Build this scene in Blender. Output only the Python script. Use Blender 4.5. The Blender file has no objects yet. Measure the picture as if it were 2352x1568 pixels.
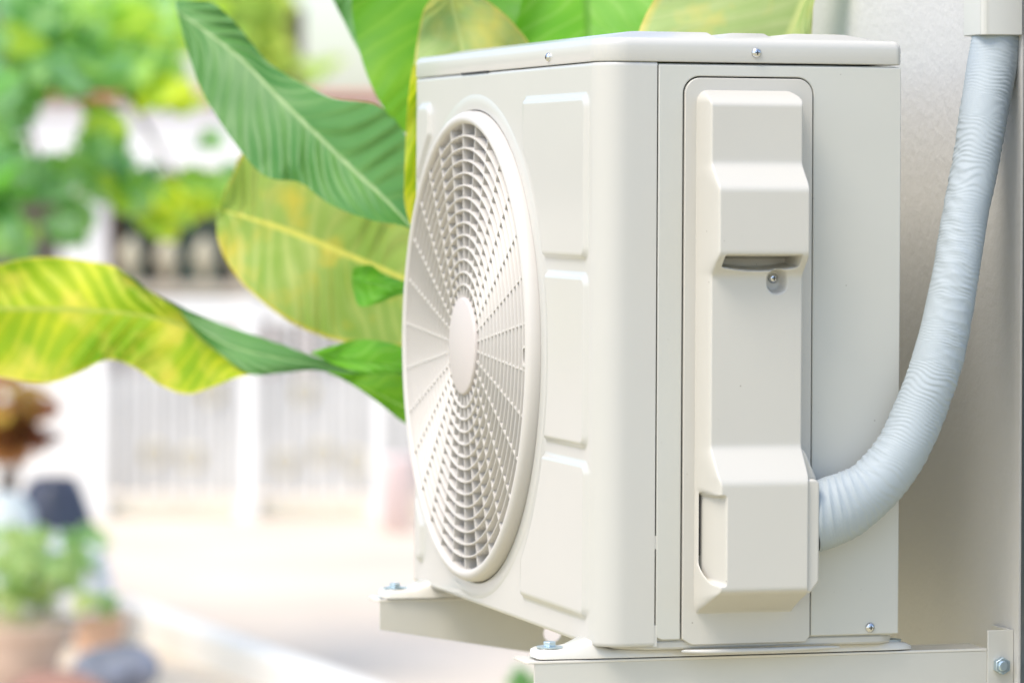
import bpy, bmesh, math, random
import numpy as np
from mathutils import Matrix, Vector
random.seed(7); rng = np.random.default_rng(7)
sc = bpy.context.scene
COL = sc.collection
# ---------------------------------------------------------------- camera
FPX, CU, CV = 9227.7, 1176.0, 431.07          # focal length / principal point in 2352-wide picture units
HC = 1.4015                                   # camera height
ROLL = math.radians(0.3119)
cam = bpy.data.cameras.new('camera'); camo = bpy.data.objects.new('camera', cam); COL.objects.link(camo)
cam.sensor_width = 36; cam.lens = FPX / 2352 * 36
cam.shift_y = -(784 - CV) / 2352
cam.clip_start = .1; cam.clip_end = 500
camo.matrix_world = Matrix.Translation((0, 0, HC)) @ Matrix.Rotation(math.pi/2, 4, 'X') @ Matrix.Rotation(ROLL, 4, 'Z')
cam.dof.use_dof = True; cam.dof.focus_distance = 3.70; cam.dof.aperture_fstop = 4.9
sc.camera = camo
# ---------------------------------------------------------------- light
SUN_EL, SUN_AZ = math.radians(60), math.radians(-134)   # azimuth measured from +Y towards +X
wd = bpy.data.worlds.new('World'); sc.world = wd; wd.use_nodes = True
wn = wd.node_tree.nodes; bg = wn['Background']
sky = wn.new('ShaderNodeTexSky'); sky.sky_type = 'NISHITA'; sky.sun_disc = False
sky.sun_elevation = SUN_EL; sky.sun_rotation = SUN_AZ; sky.air_density = 1.0; sky.dust_density = 2.0; sky.ozone_density = 1.0
wd.node_tree.links.new(sky.outputs[0], bg.inputs[0]); bg.inputs[1].default_value = 0.15
sl = bpy.data.lights.new('sun', 'SUN'); so = bpy.data.objects.new('sun', sl); COL.objects.link(so)
sl.energy = 1.5; sl.angle = math.radians(28); sl.color = (1, .93, .82)
sd = Vector((math.sin(SUN_AZ)*math.cos(SUN_EL), math.cos(SUN_AZ)*math.cos(SUN_EL), math.sin(SUN_EL)))
so.rotation_euler = sd.to_track_quat('Z', 'Y').to_euler()
sc.view_settings.view_transform = 'Standard'; sc.view_settings.look = 'None'
sc.view_settings.exposure = 1.08; sc.view_settings.gamma = 1
sc.cycles.use_denoising = True; sc.cycles.max_bounces = 8; sc.cycles.transparent_max_bounces = 8
sc.cycles.sample_clamp_indirect = 8

# ---------------------------------------------------------------- helpers
cR, sR = math.cos(ROLL), math.sin(ROLL)
def ray(u, v):
    dx, dy = u-CU, v-CV
    return Vector(((dx*cR+dy*sR)/FPX, 1, -(-dx*sR+dy*cR)/FPX))
def P(u, v, Z):                                # picture position + distance -> world point
    d = ray(u, v); return Vector((d.x*Z, Z, HC+d.z*Z))
TH = math.radians(16.3638)
UO = Vector((0.0778, 3.5975, HC-0.4115))       # foot of the unit's near front corner
UM = Matrix.Translation(UO) @ Matrix.Rotation(TH, 4, 'Z')
UMI = UM.inverted()
def L2W(x, y, z): return UM @ Vector((x, y, z))
def loc(u, v, ax, val):                        # picture position -> point on a plane of the unit's own axes
    c = UMI @ Vector((0, 0, HC)); d = UMI.to_3x3() @ ray(u, v)
    return c + d*((val-c[ax])/d[ax])

def s2l(c):
    return tuple(((x/255)/12.92 if x/255 <= .04045 else ((x/255+.055)/1.055)**2.4) for x in c)
def rgbmix(nt, a, b, fac_out):
    x = nt.nodes.new('ShaderNodeMix'); x.data_type = 'RGBA'
    for i, c in ((6, a), (7, b)):
        if isinstance(c, tuple): x.inputs[i].default_value = (*c, 1)
        else: nt.links.new(c, x.inputs[i])
    nt.links.new(fac_out, x.inputs[0]); return x.outputs[2]
def maprange(nt, src, a, b, c, d):
    r = nt.nodes.new('ShaderNodeMapRange'); nt.links.new(src, r.inputs[0])
    for i, v in zip((1, 2, 3, 4), (a, b, c, d)): r.inputs[i].default_value = v
    return r.outputs[0]

def mat(name, col, rough=.5, spec=.5, metal=0, specks=0, noise=0, nscale=20, bump=0, bscale=200, bdist=.001, coat=0, sss=0):
    m = bpy.data.materials.new(name); m.use_nodes = True; nt = m.node_tree; b = nt.nodes['Principled BSDF']
    b.inputs['Base Color'].default_value = (*col, 1); b.inputs['Roughness'].default_value = rough
    b.inputs['Metallic'].default_value = metal; b.inputs['Specular IOR Level'].default_value = spec
    b.inputs['Coat Weight'].default_value = coat; b.inputs['Coat Roughness'].default_value = .08
    tc = nt.nodes.new('ShaderNodeTexCoord')
    if noise:
        n = nt.nodes.new('ShaderNodeTexNoise'); n.inputs['Scale'].default_value = nscale; n.inputs['Detail'].default_value = 5
        r = nt.nodes.new('ShaderNodeMapRange'); r.inputs[1].default_value = .3; r.inputs[2].default_value = .7
        r.inputs[3].default_value = 1-noise; r.inputs[4].default_value = 1+noise*.4
        x = nt.nodes.new('ShaderNodeMix'); x.data_type = 'RGBA'; x.blend_type = 'MULTIPLY'; x.inputs[0].default_value = 1
        x.inputs[6].default_value = (*col, 1)
        nt.links.new(tc.outputs['Object'], n.inputs['Vector']); nt.links.new(n.outputs[0], r.inputs[0])
        nt.links.new(r.outputs[0], x.inputs[7]); nt.links.new(x.outputs[2], b.inputs['Base Color'])
        if specks:      # tiny dirt specks and faint smudges
            v = nt.nodes.new('ShaderNodeTexVoronoi'); v.inputs['Scale'].default_value = 70; nt.links.new(tc.outputs['Object'], v.inputs['Vector'])
            n4 = nt.nodes.new('ShaderNodeTexNoise'); n4.inputs['Scale'].default_value = 18; nt.links.new(tc.outputs['Object'], n4.inputs['Vector'])
            m1 = nt.nodes.new('ShaderNodeMath'); m1.operation = 'MULTIPLY'
            nt.links.new(maprange(nt, v.outputs['Distance'], .03, .07, specks, 0), m1.inputs[0]); nt.links.new(maprange(nt, n4.outputs[0], .5, .6, 0, 1), m1.inputs[1])
            nt.links.new(rgbmix(nt, x.outputs[2], (.16, .13, .09), m1.outputs[0]), b.inputs['Base Color'])
            nt.links.new(maprange(nt, n4.outputs[0], .3, .7, rough-.015, rough+.025), b.inputs['Roughness'])
    if bump:
        n = nt.nodes.new('ShaderNodeTexNoise'); n.inputs['Scale'].default_value = bscale; n.inputs['Detail'].default_value = 4
        bp = nt.nodes.new('ShaderNodeBump'); bp.inputs['Strength'].default_value = bump; bp.inputs['Distance'].default_value = bdist
        nt.links.new(tc.outputs['Object'], n.inputs['Vector']); nt.links.new(n.outputs[0], bp.inputs['Height'])
        nt.links.new(bp.outputs[0], b.inputs['Normal'])
    return m
def empty(name, loc_=(0, 0, 0), rz=0, **kw):
    o = bpy.data.objects.new(name, None); o.empty_display_size = .1; COL.objects.link(o)
    o.location = loc_; o.rotation_euler = (0, 0, rz); tag(o, **kw); return o
def tag(o, label=None, cat=None, group=None, kind=None):
    if label: o['label'] = label
    if cat: o['category'] = cat
    if group: o['group'] = group
    if kind: o['kind'] = kind
    return o
def obj(name, verts, faces, m, parent=None, smooth=True, angle=None, bevel=0, seg=2, uv=None, world=False, label=None):
    me = bpy.data.meshes.new(name)
    V = [tuple(v) for v in verts]
    me.from_pydata(V, [], [tuple(int(i) for i in f) for f in faces]); me.validate()
    me.polygons.foreach_set('use_smooth', [smooth]*len(me.polygons))
    if uv is not None:
        l = me.uv_layers.new(name='UVMap'); vi = np.zeros(len(me.loops), int); me.loops.foreach_get('vertex_index', vi)
        l.data.foreach_set('uv', np.asarray(uv, float)[vi].ravel())
    if isinstance(m, (list, tuple)):
        for x in m: me.materials.append(x)
    else: me.materials.append(m)
    if angle is not None: me.set_sharp_from_angle(angle=math.radians(angle))
    o = bpy.data.objects.new(name, me); COL.objects.link(o)
    if parent: o.parent = parent
    if world and parent is not None:
        bpy.context.view_layer.update(); o.matrix_parent_inverse = parent.matrix_world.inverted()
    if bevel:
        b = o.modifiers.new('bevel', 'BEVEL'); b.width = bevel; b.segments = seg; b.limit_method = 'ANGLE'; b.angle_limit = math.radians(35)
        b.harden_normals = False
        if angle is None: me.set_sharp_from_angle(angle=math.radians(40))
    if label: o['label'] = label
    return o
class MB:
    def __init__(s): s.v = []; s.f = []
    def add(s, v, f):
        n = len(s.v); s.v += [tuple(a) for a in v]; s.f += [tuple(n+i for i in q) for q in f]; return s
    def box(s, a, b):
        (x0, y0, z0), (x1, y1, z1) = a, b
        return s.add([(x0,y0,z0),(x1,y0,z0),(x1,y1,z0),(x0,y1,z0),(x0,y0,z1),(x1,y0,z1),(x1,y1,z1),(x0,y1,z1)],
                     [(0,3,2,1),(4,5,6,7),(0,1,5,4),(1,2,6,5),(2,3,7,6),(3,0,4,7)])
    def prism(s, poly, ax, a, b):              # polygon in the two other axes, extruded along ax from a to b
        n = len(poly)
        def mk(p, h):
            q = list(p); q.insert(ax, h); return q
        v = [mk(p, a) for p in poly]+[mk(p, b) for p in poly]
        return s.add(v, [tuple(range(n))[::-1], tuple(range(n, 2*n))]+[(i, (i+1) % n, n+(i+1) % n, n+i) for i in range(n)])
    def lathe(s, prof, c, ax, n=32, a0=0, closed=True):   # prof: (radius, height) ; axis ax
        V = []; F = []; m = len(prof); c = Vector(c)
        o = [i for i in range(3) if i != ax]
        for k in range(n):
            t = a0+2*math.pi*k/n
            for r, h in prof:
                p = [0, 0, 0]; p[o[0]] = r*math.cos(t); p[o[1]] = r*math.sin(t); p[ax] = h
                V.append(c+Vector(p))
        for k in range(n):
            for i in range(m-1):
                a = k*m+i; b = ((k+1) % n)*m+i; F.append((a, b, b+1, a+1))
        return s.add(V, F)
    def tube(s, pts, rad, n=10, cap=True):
        pts = [Vector(p) for p in pts]; rad = rad if hasattr(rad, '__len__') else [rad]*len(pts)
        up = Vector((0, 0, 1)); V = []; F = []
        t0 = (pts[1]-pts[0]).normalized()
        nrm = t0.orthogonal().normalized()
        for i, p in enumerate(pts):
            t = (pts[min(i+1, len(pts)-1)]-pts[max(i-1, 0)]).normalized()
            nrm = (nrm-t*nrm.dot(t)).normalized(); bn = t.cross(nrm)
            for k in range(n):
                a = 2*math.pi*k/n; V.append(p+(nrm*math.cos(a)+bn*math.sin(a))*rad[i])
        for i in range(len(pts)-1):
            for k in range(n):
                a = i*n+k; b = i*n+(k+1) % n; F.append((a, b, b+n, a+n))
        if cap: F += [tuple(range(n))[::-1], tuple(range((len(pts)-1)*n, len(pts)*n))]
        return s.add(V, F)
    def out(s, name, m, parent=None, **k): return obj(name, s.v, s.f, m, parent, **k)
def grid_faces(n, m, mask=None):
    i, j = np.meshgrid(np.arange(n-1), np.arange(m-1), indexing='ij')
    a = i*m+j; F = np.stack([a, a+m, a+m+1, a+1], -1).reshape(-1, 4)
    if mask is not None: F = F[mask.reshape(-1)]
    return F
def rrect(x0, z0, x1, z1, r, n=6, which=(1, 1, 1, 1)):   # corners: bl, br, tr, tl
    out = []
    for k, (cx, cz, a) in enumerate(((x0, z0, math.pi), (x1, z0, 1.5*math.pi), (x1, z1, 0), (x0, z1, .5*math.pi))):
        rr = r[k] if isinstance(r, tuple) else r
        if which[k] and rr > 0:
            ox = cx+(rr if k in (0, 3) else -rr); oz = cz+(rr if k in (0, 1) else -rr)
            for i in range(n+1):
                t = a+.5*math.pi*i/n; out.append((ox+rr*math.cos(t), oz+rr*math.sin(t)))
        else: out.append((cx, cz))
    return out
def sstep(x): x = np.clip(x, 0, 1); return x*x*(3-2*x)
def catmull(pts, n):
    pts = [np.array(p, float) for p in pts]
    seg = [0]
    for a, b in zip(pts, pts[1:]): seg.append(seg[-1]+np.linalg.norm((b-a)[:2]))
    seg = np.array(seg); out = []
    P_ = [2*pts[0]-pts[1]]+pts+[2*pts[-1]-pts[-2]]
    for s in np.linspace(0, seg[-1], n):
        i = min(max(int(np.searchsorted(seg, s, side='right'))-1, 0), len(pts)-2)
        t = (s-seg[i])/(seg[i+1]-seg[i]); p0, p1, p2, p3 = P_[i:i+4]
        out.append(.5*((2*p1)+(-p0+p2)*t+(2*p0-5*p1+4*p2-p3)*t*t+(-p0+3*p1-3*p2+p3)*t**3))
    return np.array(out)

# ---------------------------------------------------------------- materials
M_paint = mat('cream_enamel', (.500, .492, .452), rough=.28, noise=.02, nscale=6, coat=.35)
M_side = mat('cream_enamel_side', (.505, .502, .452), rough=.36, specks=.6, noise=.04, nscale=5, coat=.12)
M_plastic = mat('cream_plastic', (.510, .492, .440), rough=.42, specks=.6, noise=.02, nscale=8, bump=.12, bscale=900, bdist=.0004)
M_grille = mat('grille_plastic', (.54, .515, .475), rough=.42)
M_hub = mat('hub_plate', (.53, .485, .455), rough=.55)
M_inside = mat('inner_metal', (.13, .12, .10), rough=.6)
M_fan = mat('fan_plastic', (.30, .31, .33), rough=.3)
M_gap_shade = mat('gap_shade', (.02, .02, .02), rough=.8)  # near-black colour that stands for shade inside gaps, slits and recesses
M_steel = mat('zinc_steel', (.62, .63, .64), rough=.22, metal=1)
M_zinc = mat('zinc_bolt', (.55, .66, .72), rough=.35, metal=.9, bump=.2, bscale=300)
M_foot = mat('white_enamel_foot', (.66, .63, .56), rough=.2, coat=.5)
M_arm = mat('bracket_enamel', (.56, .545, .485), rough=.38, noise=.05, nscale=9, coat=.15)
M_pipe = mat('pipe_wrap', (.335, .38, .40), rough=.62, bump=.35, bscale=1400, bdist=.0005)
M_duct = mat('duct_plastic', (.55, .55, .51), rough=.4)

# ================================================================= SETTING
g = MB(); S = 260
g.add([(-S, -40, 0), (S, -40, 0), (S, S, 0), (-S, S, 0)], [(0, 1, 2, 3)])
mg = mat('pale_concrete', (.64, .545, .43), rough=.8, noise=.12, nscale=1.3, bump=.3, bscale=40, bdist=.01)
tag(g.out('ground', mg), kind='structure')

# unseen ground sheet before the kerb, added to set and tint the bounce light
kz0 = P(120, 1398, 13.3); kz1 = P(1000, 1738, 9.9)
so_ = MB().add([(-40, -12, .004), (40, -12, .004), (40, 9.6, .004), (-40, 9.6, .004)], [(0, 1, 2, 3)])
tag(so_.out('bounce_ground', mat('bounce_ground_tan', (.52, .455, .27), rough=.9, noise=.25, nscale=5, bump=.6, bscale=60, bdist=.02)), kind='structure')
# wall right behind the unit (local axes of the unit)
WX = .412
mw = bpy.data.materials.new('rough_plaster'); mw.use_nodes = True; nt = mw.node_tree; b = nt.nodes['Principled BSDF']
tc = nt.nodes.new('ShaderNodeTexCoord')
n1 = nt.nodes.new('ShaderNodeTexNoise'); n1.inputs['Scale'].default_value = 85; n1.inputs['Detail'].default_value = 6; n1.inputs['Roughness'].default_value = .6
n2 = nt.nodes.new('ShaderNodeTexNoise'); n2.inputs['Scale'].default_value = 3; n2.inputs['Detail'].default_value = 3
for n in (n1, n2): nt.links.new(tc.outputs['Object'], n.inputs['Vector'])
c = rgbmix(nt, (.55, .54, .51), (.59, .58, .55), maprange(nt, n2.outputs[0], .3, .7, 0, 1))
nt.links.new(c, b.inputs['Base Color']); b.inputs['Roughness'].default_value = .75
bp = nt.nodes.new('ShaderNodeBump'); bp.inputs['Strength'].default_value = .4; bp.inputs['Distance'].default_value = .0028
nt.links.new(n1.outputs[0], bp.inputs['Height']); nt.links.new(bp.outputs[0], b.inputs['Normal'])
wl = MB().box((WX, .0062, -UO.z), (WX+.18, .97, 1.9))
w = wl.out('plaster_wall', mw, smooth=False); w.matrix_world = UM
tag(w, 'white rough plastered wall behind the air conditioner and the pipe', 'wall')
dp = MB().box((WX+.0008, -.05, -UO.z), (WX+.07, .0055, 1.9))
w = dp.out('corner_post', mat('dark_slate_paint', (.05, .065, .075), rough=.4), smooth=False, bevel=.002); w.matrix_world = UM
tag(w, 'dark slate upright post at the near corner of the plastered wall', 'post')

# ================================================================= AIR CONDITIONER
H1, W, D, RC = .525, .6555, .2899, .027
GY, GZ, GR = .4096, .2543, .2207
ac = empty('air_conditioner', UO, TH, label='cream outdoor air conditioner unit with round fan grille, mounted on wall brackets', cat='air conditioner')
def rr_sdf(y, z, y0, z0, y1, z1, r):
    cy, cz, hy, hz = (y0+y1)/2, (z0+z1)/2, (y1-y0)/2-r, (z1-z0)/2-r
    qy, qz = np.abs(y-cy)-hy, np.abs(z-cz)-hz
    return np.hypot(np.maximum(qy, 0), np.maximum(qz, 0))+np.minimum(np.maximum(qy, qz), 0)-r
def emboss(y, z):
    e = np.zeros_like(y); rad = np.hypot(y-GY, z-GZ)
    for (y0, z0, y1, z1) in ((.0295, .346, .30, .497), (.028, .176, .30, .3345), (.025, .0225, .30, .1645),
                             (.568, .34, .621, .498), (.590, .0225, .621, .17)):
        ins = -rr_sdf(y, z, y0, z0, y1, z1, .012)
        if y1 < .5: ins = np.minimum(ins, rad-.262)
        else: ins = np.minimum(ins, rad-.263)
        if z0 > .17 and z0 < .18: pass
        ins2 = np.minimum(ins, .232-y) if y1 < .5 else ins
        e += .0042*sstep(ins2/.0048)
    return e
# front cover: wraps both vertical corners
cols = [(.0545, 0.0, 0, -1), (.045, 0, 0, -1), (.035, 0, 0, -1)]
for k in range(11):
    a = math.pi/2*k/10; cols.append((RC-RC*math.sin(a), RC-RC*math.cos(a), -math.sin(a), -math.cos(a)))
for y in np.arange(RC+.0022, W-RC-.001, .0022): cols.append((0, y, -1, 0))
for k in range(9):
    a = math.pi/2*k/8; cols.append((RC-RC*math.cos(a), W-RC+RC*math.sin(a), -math.cos(a), math.sin(a)))
cols.append((.05, W, 0, 1))
cols = np.array(cols)
zs = np.concatenate([[.0, .0015], np.arange(.004, H1-.003, .0022), [H1-.0022, H1-.0007, H1]])
inset = np.zeros(len(zs)); inset[0] = .0015; inset[-1] = .0022; inset[-2] = .0006
Y = np.repeat(cols[:, 1][:, None], len(zs), 1); Z = np.repeat(zs[None], len(cols), 0)
e = emboss(Y, Z); e[cols[:, 2] > -.999] = 0
disp = e-inset[None]
V = np.stack([cols[:, 0][:, None]+cols[:, 2][:, None]*disp, Y+cols[:, 3][:, None]*disp, Z], -1)
rad = np.hypot(Y-GY, Z-GZ); front = (cols[:, 2] < -.999)[:, None]
ok = ~((rad < .2450) & front)
mask = ok[:-1, :-1] & ok[1:, :-1] & ok[:-1, 1:] & ok[1:, 1:]
n0 = V.reshape(-1, 3); F = grid_faces(len(cols), len(zs), mask)
fb = MB().add(n0, F)
# raised collar that flares into the panel round the fan opening
prof = [(.2342, .006), (.2342, -.0001), (.2346, -.0005), (.2360, -.0007), (.244, -.0006), (.248, -.0003), (.2525, .0006)]
fb.lathe(prof, (0, GY, GZ), 0, n=160)
# far, top and bottom closing lips so the cover has thickness
fb.out('front_panel', M_paint, ac, angle=50)
MB().lathe([(.2328, .0002), (.2344, .0002), (.2344, .004), (.2328, .004), (.2328, .0002)], (0, GY, GZ), 0, n=120).out('rim_gap_shade', M_gap_shade, ac)  # solid dark ring painting the shade between rim and panel
# inner chassis seen only through gaps and the grille
ch = MB()
th = .002
for a_, b_ in (((.030, .0045, .004), (D-.004, .0045+th, H1-.001)), ((.030, W-.006, .004), (D-.004, W-.004, H1-.001)),
               ((D-.0065, .006, .004), (D-.004, W-.006, H1-.001)), ((.030, .006, H1-.004), (D-.0065, W-.006, H1-.001))):
    ch.box(a_, b_)
ch.out('chassis', M_side, ac, smooth=False)
for nm, a_, b_ in (('seam_gap_shade', (.0535, .0040, .02), (.0575, .0044, H1-.0025)), ('cover_gap_shade', (.0785, .0040, .02), (.2050, .0044, .5138))): MB().box(a_, b_).out(nm, M_gap_shade, ac, smooth=False)  # dark strips laid behind the seams as their shade
sh = MB().lathe([(.2335, .0), (.2335, .004), (.228, .012), (.224, .05), (.224, .10), (.224, .14)], (0, GY, GZ), 0, n=96)
sh.lathe([(.224, .14), (.001, .14)], (0, GY, GZ), 0, n=96)
sh.out('fan_shroud', M_inside, ac)
fn = empty('fan', (.045, GY, GZ)); fn.parent = ac
hb = MB().lathe([(.001, -.012), (.036, -.012), (.042, -.006), (.042, .05)], (0, 0, 0), 0, n=40); hb.out('fan_hub', M_fan, fn, angle=40)
for k in range(3):
    Vb = []; nr, na = 14, 18
    for i in range(nr):
        r = .040+.172*i/(nr-1); wd_ = math.radians(74-22*(i/(nr-1)))
        for j in range(na):
            t = j/(na-1); a = 2*math.pi*k/3+.4+(t-.5)*wd_+.3*(i/(nr-1))
            Vb.append(((t-.5)*.062+.012*math.sin(math.pi*t), r*math.cos(a), r*math.sin(a)))
    o = obj('fan_blade', Vb, grid_faces(nr, na), M_fan, fn); m_ = o.modifiers.new('s', 'SOLIDIFY'); m_.thickness = .002
# grille
gr = empty('fan_grille', (0, GY, GZ)); gr.parent = ac
rim = MB().lathe([(.2205, .008), (.2203, -.0085), (.2210, -.0110), (.2228, -.0128), (.2250, -.0134), (.2275, -.0130), (.2305, -.0112),
                  (.2322, -.0080), (.2330, -.004), (.2331, .006)], (0, 0, 0), 0, n=160)
rim.out('grille_rim', M_grille, gr)
hubp = MB().lathe([(.0001, -.0125), (.0462, -.0125), (.0474, -.0120), (.0482, -.0108), (.0485, -.008), (.0485, .004)], (0, 0, 0), 0, n=72)
hubp.out('grille_hub', M_hub, gr, angle=35)
rings = MB(); nr_ = 14; step = (.2207-.0485)/(nr_)
for k in range(1, nr_):
    r = .0485+step*k; t = .0009
    rings.lathe([(r-t, .0045), (r-t-.0001, -.0102), (r-t+.0004, -.0110), (r+t-.0004, -.0110), (r+t+.0001, -.0102), (r+t+.0002, .0045), (r-t, .0045)], (0, 0, 0), 0, n=120)
rings.out('grille_ring', M_grille, gr, angle=50, label='concentric thin rings of the fan grille')
for k in range(30):
    a = math.radians(12*k+8.05); ca, sa = math.cos(a), math.sin(a); t = .0011
    sp = MB(); r0, r1 = .0470, .2215
    Vs = []
    for (r, s) in ((r0, -t), (r1, -t), (r1, t), (r0, t)):
        for x in (-.0098, .0040): Vs.append((x, -(r*ca-s*sa), r*sa+s*ca))
    sp.add(Vs, [(0, 2, 4, 6), (1, 7, 5, 3), (0, 1, 3, 2), (2, 3, 5, 4), (4, 5, 7, 6), (6, 7, 1, 0)])
    sp.out('grille_spoke', M_grille, gr, smooth=False)
lugp = loc(1207, 818, 0, -.011)
lug = MB(); ly, lz = lugp.y-GY+.002, lugp.z-GZ
for r0_, r1_ in ((.0068, .0042),):
    Vl = []; n_ = 24
    for k in range(n_):
        a = 2*math.pi*k/n_; cy_, cz_ = math.cos(a), math.sin(a); oz = .006*(1 if cz_ > 0 else -1)
        for rr_, xx in ((r0_, -.002), (r0_, -.0118), (r1_, -.0118), (r1_, -.002)):
            Vl.append((xx, ly+rr_*cy_*1.1, lz+rr_*cz_+oz*.6))
    Fl = [(k*4+i, ((k+1) % n_)*4+i, ((k+1) % n_)*4+i+1, k*4+i+1) for k in range(n_) for i in range(3)]
    lug.add(Vl, Fl)
lug.out('grille_clip', M_grille, gr, angle=40)

# side service panel: an upside-down U round the valve cover
sx0, sx1, sz0, sz1 = .0559, D, .0055, H1-.0020
cx0, cx1, ct = .0792, .2043, .5128
arc = [(cx0+.016-.016*math.cos(t), ct-.016+.016*math.sin(t)) for t in np.linspace(0, math.pi/2, 10)]
arc2 = [(cx1-.016+.016*math.sin(t), ct-.016+.016*math.cos(t)) for t in np.linspace(0, math.pi/2, 10)]
poly = [(sx0, sz1), (sx0, sz0+.006), (sx0+.0018, sz0+.0018), (sx0+.006, sz0), (cx0, sz0)]+arc+arc2+[(cx1, sz0), (sx1, sz0), (sx1, sz1)]
MB().prism(poly, 1, -.0002, .0038).out('side_panel', M_side, ac, smooth=True, bevel=.0011, seg=3)
# back and far sheets
bk = MB().box((D-.0035, .0045, .0055), (D, W, H1-.0015)); bk.box((.052, W-.002, .0055), (D-.004, W, H1-.0015))
bk.out('back_panel', M_side, ac, smooth=False)
# little tabs in the seam between front and side panel
for za, zb_ in ((.0875, .0995), (-.0002, .019)): MB().box((.0538, .0003, za), (.0572, .003, zb_)).out('seam_tab', M_paint, ac, smooth=False)

# lid
def perim(off, rf, rb, n=10):
    x0, x1, y0, y1 = -off, D+off, -off, W+off; out = []
    for (cx, cy, r, a) in ((x0, y0, rf, math.pi), (x1, y0, rb, 1.5*math.pi), (x1, y1, rb, 0), (x0, y1, rf, .5*math.pi)):
        ox = cx+(r if cx == x0 else -r); oy = cy+(r if cy == y0 else -r)
        for i in range(n+1):
            t = a+.5*math.pi*i/n; out.append((ox+r*math.cos(t), oy+r*math.sin(t)))
    return out
ld = MB(); rows = []
zt = H1+.0225; zb = H1+.0004
profl = [(-.004, zb+.001), (-.0005, zb), (.0006, zb+.0006), (.0010, zb+.002)]
for k in range(8):
    a = math.pi/2*k/7; profl.append((.0010-.008+.008*math.cos(a), zt-.008+.008*math.sin(a)))
nn = None
for (o_, z_) in profl:
    pr = perim(o_, .029+o_, .006+max(o_, -.004)); nn = len(pr); rows.append([(x, y, z_) for x, y in pr])
Vv = [p for r in rows for p in r]
Ff = [(i*nn+k, i*nn+(k+1) % nn, (i+1)*nn+(k+1) % nn, (i+1)*nn+k) for i in range(len(rows)-1) for k in range(nn)]
Ff.append(tuple(range((len(rows)-1)*nn, len(rows)*nn)))
ld.add(Vv, Ff)
def pad(x0, x1, y0, y1, h, s0, s1, sy=.02):
    b_ = zt-.0006
    base = [(x0, y0), (x1, y0), (x1, y1), (x0, y1)]; top = [(x0+s0, y0+sy), (x1-s1, y0+sy), (x1-s1, y1-sy), (x0+s0, y1-sy)]
    mid = [((a[0]*.12+b2[0]*.88), (a[1]*.12+b2[1]*.88)) for a, b2 in zip(base, top)]
    top2 = [(a[0]+(b2[0]-a[0])*1.12, a[1]+(b2[1]-a[1])*1.12) for a, b2 in zip(base, top)]
    V_ = [(x, y, b_) for x, y in base]+[(x, y, b_+h*.93) for x, y in mid]+[(x, y, b_+h) for x, y in top2]
    F_ = [(i+4*l, (i+1) % 4+4*l, (i+1) % 4+4+4*l, i+4+4*l) for l in range(2) for i in range(4)]+[(8, 9, 10, 11)]
    ld.add(V_, F_)
pad(.010, .117, .012, .60, .0070, .032, .006); pad(.118, .172, .012, .60, .0068, .018, .006); pad(.173, .275, .012, .60, .0070, .022, .034)
lid = ld.out('lid', M_paint, ac, angle=32)
def screw(name, parent, p, axis, r=.0042, m=M_steel, slot_m=M_gap_shade):
    # pan head with a near-black cross for the shade in its recess; axis is 'x' (faces -x) or 'y' (faces -y)
    pr = [(.0001, -.0030), (r*.35, -.0029), (r*.7, -.0023), (r*.92, -.0013), (r, -.0004), (r, .001)]
    ax = 0 if axis == 'x' else 1
    b_ = MB().lathe(pr, p, ax, n=24); o = b_.out(name, m, parent, angle=60)
    q = MB()
    for (hw, hh) in ((r*.42, r*.10), (r*.10, r*.42)):
        x, y, z = p
        if ax == 0: q.box((x-.00325, y-hw, z-hh), (x-.0015, y+hw, z+hh))
        else: q.box((x-hw, y-.00325-(0.00005 if hw > hh else 0), z-hh), (x+hw, y-.0015, z+hh))
    q.out('cross_recess_shade', slot_m, o, smooth=False)
    return o
a = loc(1259, 132, 0, -.002); screw('lid_screw', ac, (-.0015, a.y, a.z), 'x')
a = loc(1738, 122, 1, -.002); screw('lid_screw', ac, (a.x, -.0015, a.z), 'y', r=.0047)
a = loc(1998, 1440, 1, 0); screw('panel_screw', ac, (a.x, -.0002, a.z), 'y', r=.0047)
sl_ = MB().box((-.0007, .3588, H1-.0006), (.001, .4586, H1+.0012)); sl_.out('lid_slit_shade', M_gap_shade, ac, smooth=False)  # dark box in place of the shade in a slit under the lid

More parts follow.
